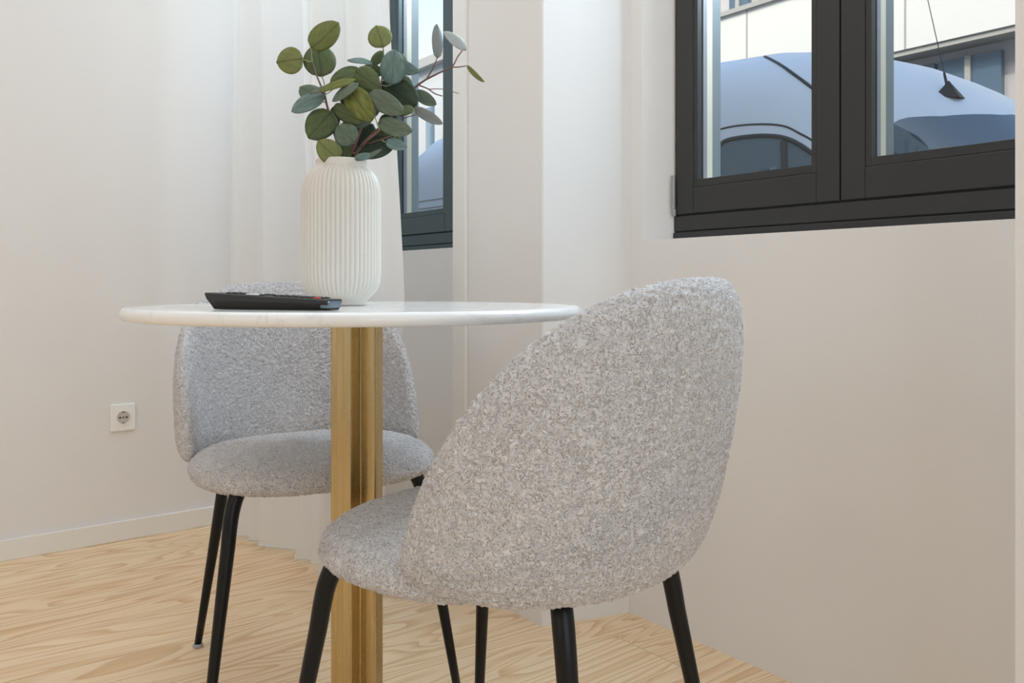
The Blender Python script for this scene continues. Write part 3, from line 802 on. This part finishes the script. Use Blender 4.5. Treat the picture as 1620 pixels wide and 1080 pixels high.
# aerial
q_ = van_ray(1501, 148)
top_ = px(1466, -8, (q_-cam.location).dot(Vector((SY, CY, 0)))+0.25)
ae = MB().tube([q_-vo_+(top_-q_)*k for k in (0.02, 0.20)], [0.008, 0.0055], 8).tube([q_-vo_+(top_-q_)*k for k in (0.18, 1.0)], [0.0022, 0.0018], 6)
ao = ae.build('aerial', M_rubber, van)
fin = MB(); fin.v = [tuple(q_-vo_+Vector(w)) for w in ((-.035, .05, -.01), (.035, .05, -.01), (.03, -.06, -.03), (-.03, -.06, -.03), (0, .0, .06))]
fin.f = [(0, 1, 4), (1, 2, 4), (2, 3, 4), (3, 0, 4), (3, 2, 1, 0)]; fin.build('aerial_base', M_rubber, ao)
for yw in (0.35, 5.0):
    for s in (-1, 1):
        mb = MB(); mb.lathe([(0.0, -0.1), (0.30, -0.1), (0.34, -0.07), (0.34, 0.07), (0.30, 0.1), (0.0, 0.1)], 32)
        mb.v = [(s*0.86+c_, yw-2.5+a_, 0.34+b_) for a_, b_, c_ in mb.v]; mb.build('wheel', M_rubber, van)

# opposite office building
BX = 9.0
ob = tag(empty('office_building', (BX, 4.0, STREET)), 'cream office block across the street with strips of windows, above the van', 'building')
def ow(x, y, z): return (x-BX, y-4.0, z-STREET)
def obox(name, m, x0, x1, y0, y1, z0, z1, parent=ob, org=(BX, 4.0)):
    return MB().box(x0-org[0], x1-org[0], y0-org[1], y1-org[1], z0-STREET, z1-STREET).build(name, m, parent)
obox('wall', M_facade2, BX+0.30, BX+6, -12, 10.6, STREET, 6.4)
obox('parapet_band', M_facade, BX, BX+0.30, -12, 10.6, 3.38, 4.36)
obox('parapet_band', M_facade, BX, BX+0.30, -12, 10.6, 6.2, 6.7)
obox('drip_edge', M_joint, BX-0.04, BX+0.30, -12, 10.6, 4.36, 4.42)
obox('drip_edge', M_joint, BX+0.02, BX+0.30, -12, 10.6, 3.32, 3.38)
for k in range(9):
    y_ = 0.39+2.08*(k-4); obox('panel_joint', M_joint, BX-0.003, BX+0.01, y_-0.012, y_+0.012, 3.38, 4.36)
def bwin(y0, y1, z0, z1):
    w = obox('window', M_bglass, BX+0.22, BX+0.305, y0, y1, z0, z1)
    obox('mullion', M_joint, BX+0.19, BX+0.23, (y0+y1)/2-0.03, (y0+y1)/2+0.03, z0, z1, w)
for y0, y1 in ((6.78, 7.08), (7.5, 8.6), (5.5, 6.5), (4.2, 5.2), (2.9, 3.9), (1.6, 2.6)):
    bwin(y0, y1, 4.48, 6.2)
for y0, y1 in ((3.66, 4.30), (4.34, 4.98), (5.3, 6.5), (6.9, 8.1), (1.6, 2.8), (0.0, 1.2)):
    bwin(y0, y1, 1.2, 3.22)
# lower white building further along
wb = tag(empty('white_building', (BX, 14.5, STREET)), 'bright white low building further up the street, seen through the left window', 'building')
def wbox(name, m, x0, x1, y0, y1, z0, z1, parent=wb): return obox(name, m, x0, x1, y0, y1, z0, z1, parent, (BX, 14.5))
wbox('wall', M_bwhite, BX, BX+6, 11.2, 19, STREET, 5.2)
wbox('roof_edge', M_joint, BX-0.15, BX+6, 11.1, 19.1, 5.2, 5.38)
for y0 in (12.2, 13.5, 14.15, 15.2, 16.6):
    w = wbox('window', M_bglass, BX-0.01, BX+0.02, y0, y0+0.32, 3.1, 4.4)
    w = wbox('window', M_bglass, BX-0.01, BX+0.02, y0, y0+0.32, 1.0, 2.1)
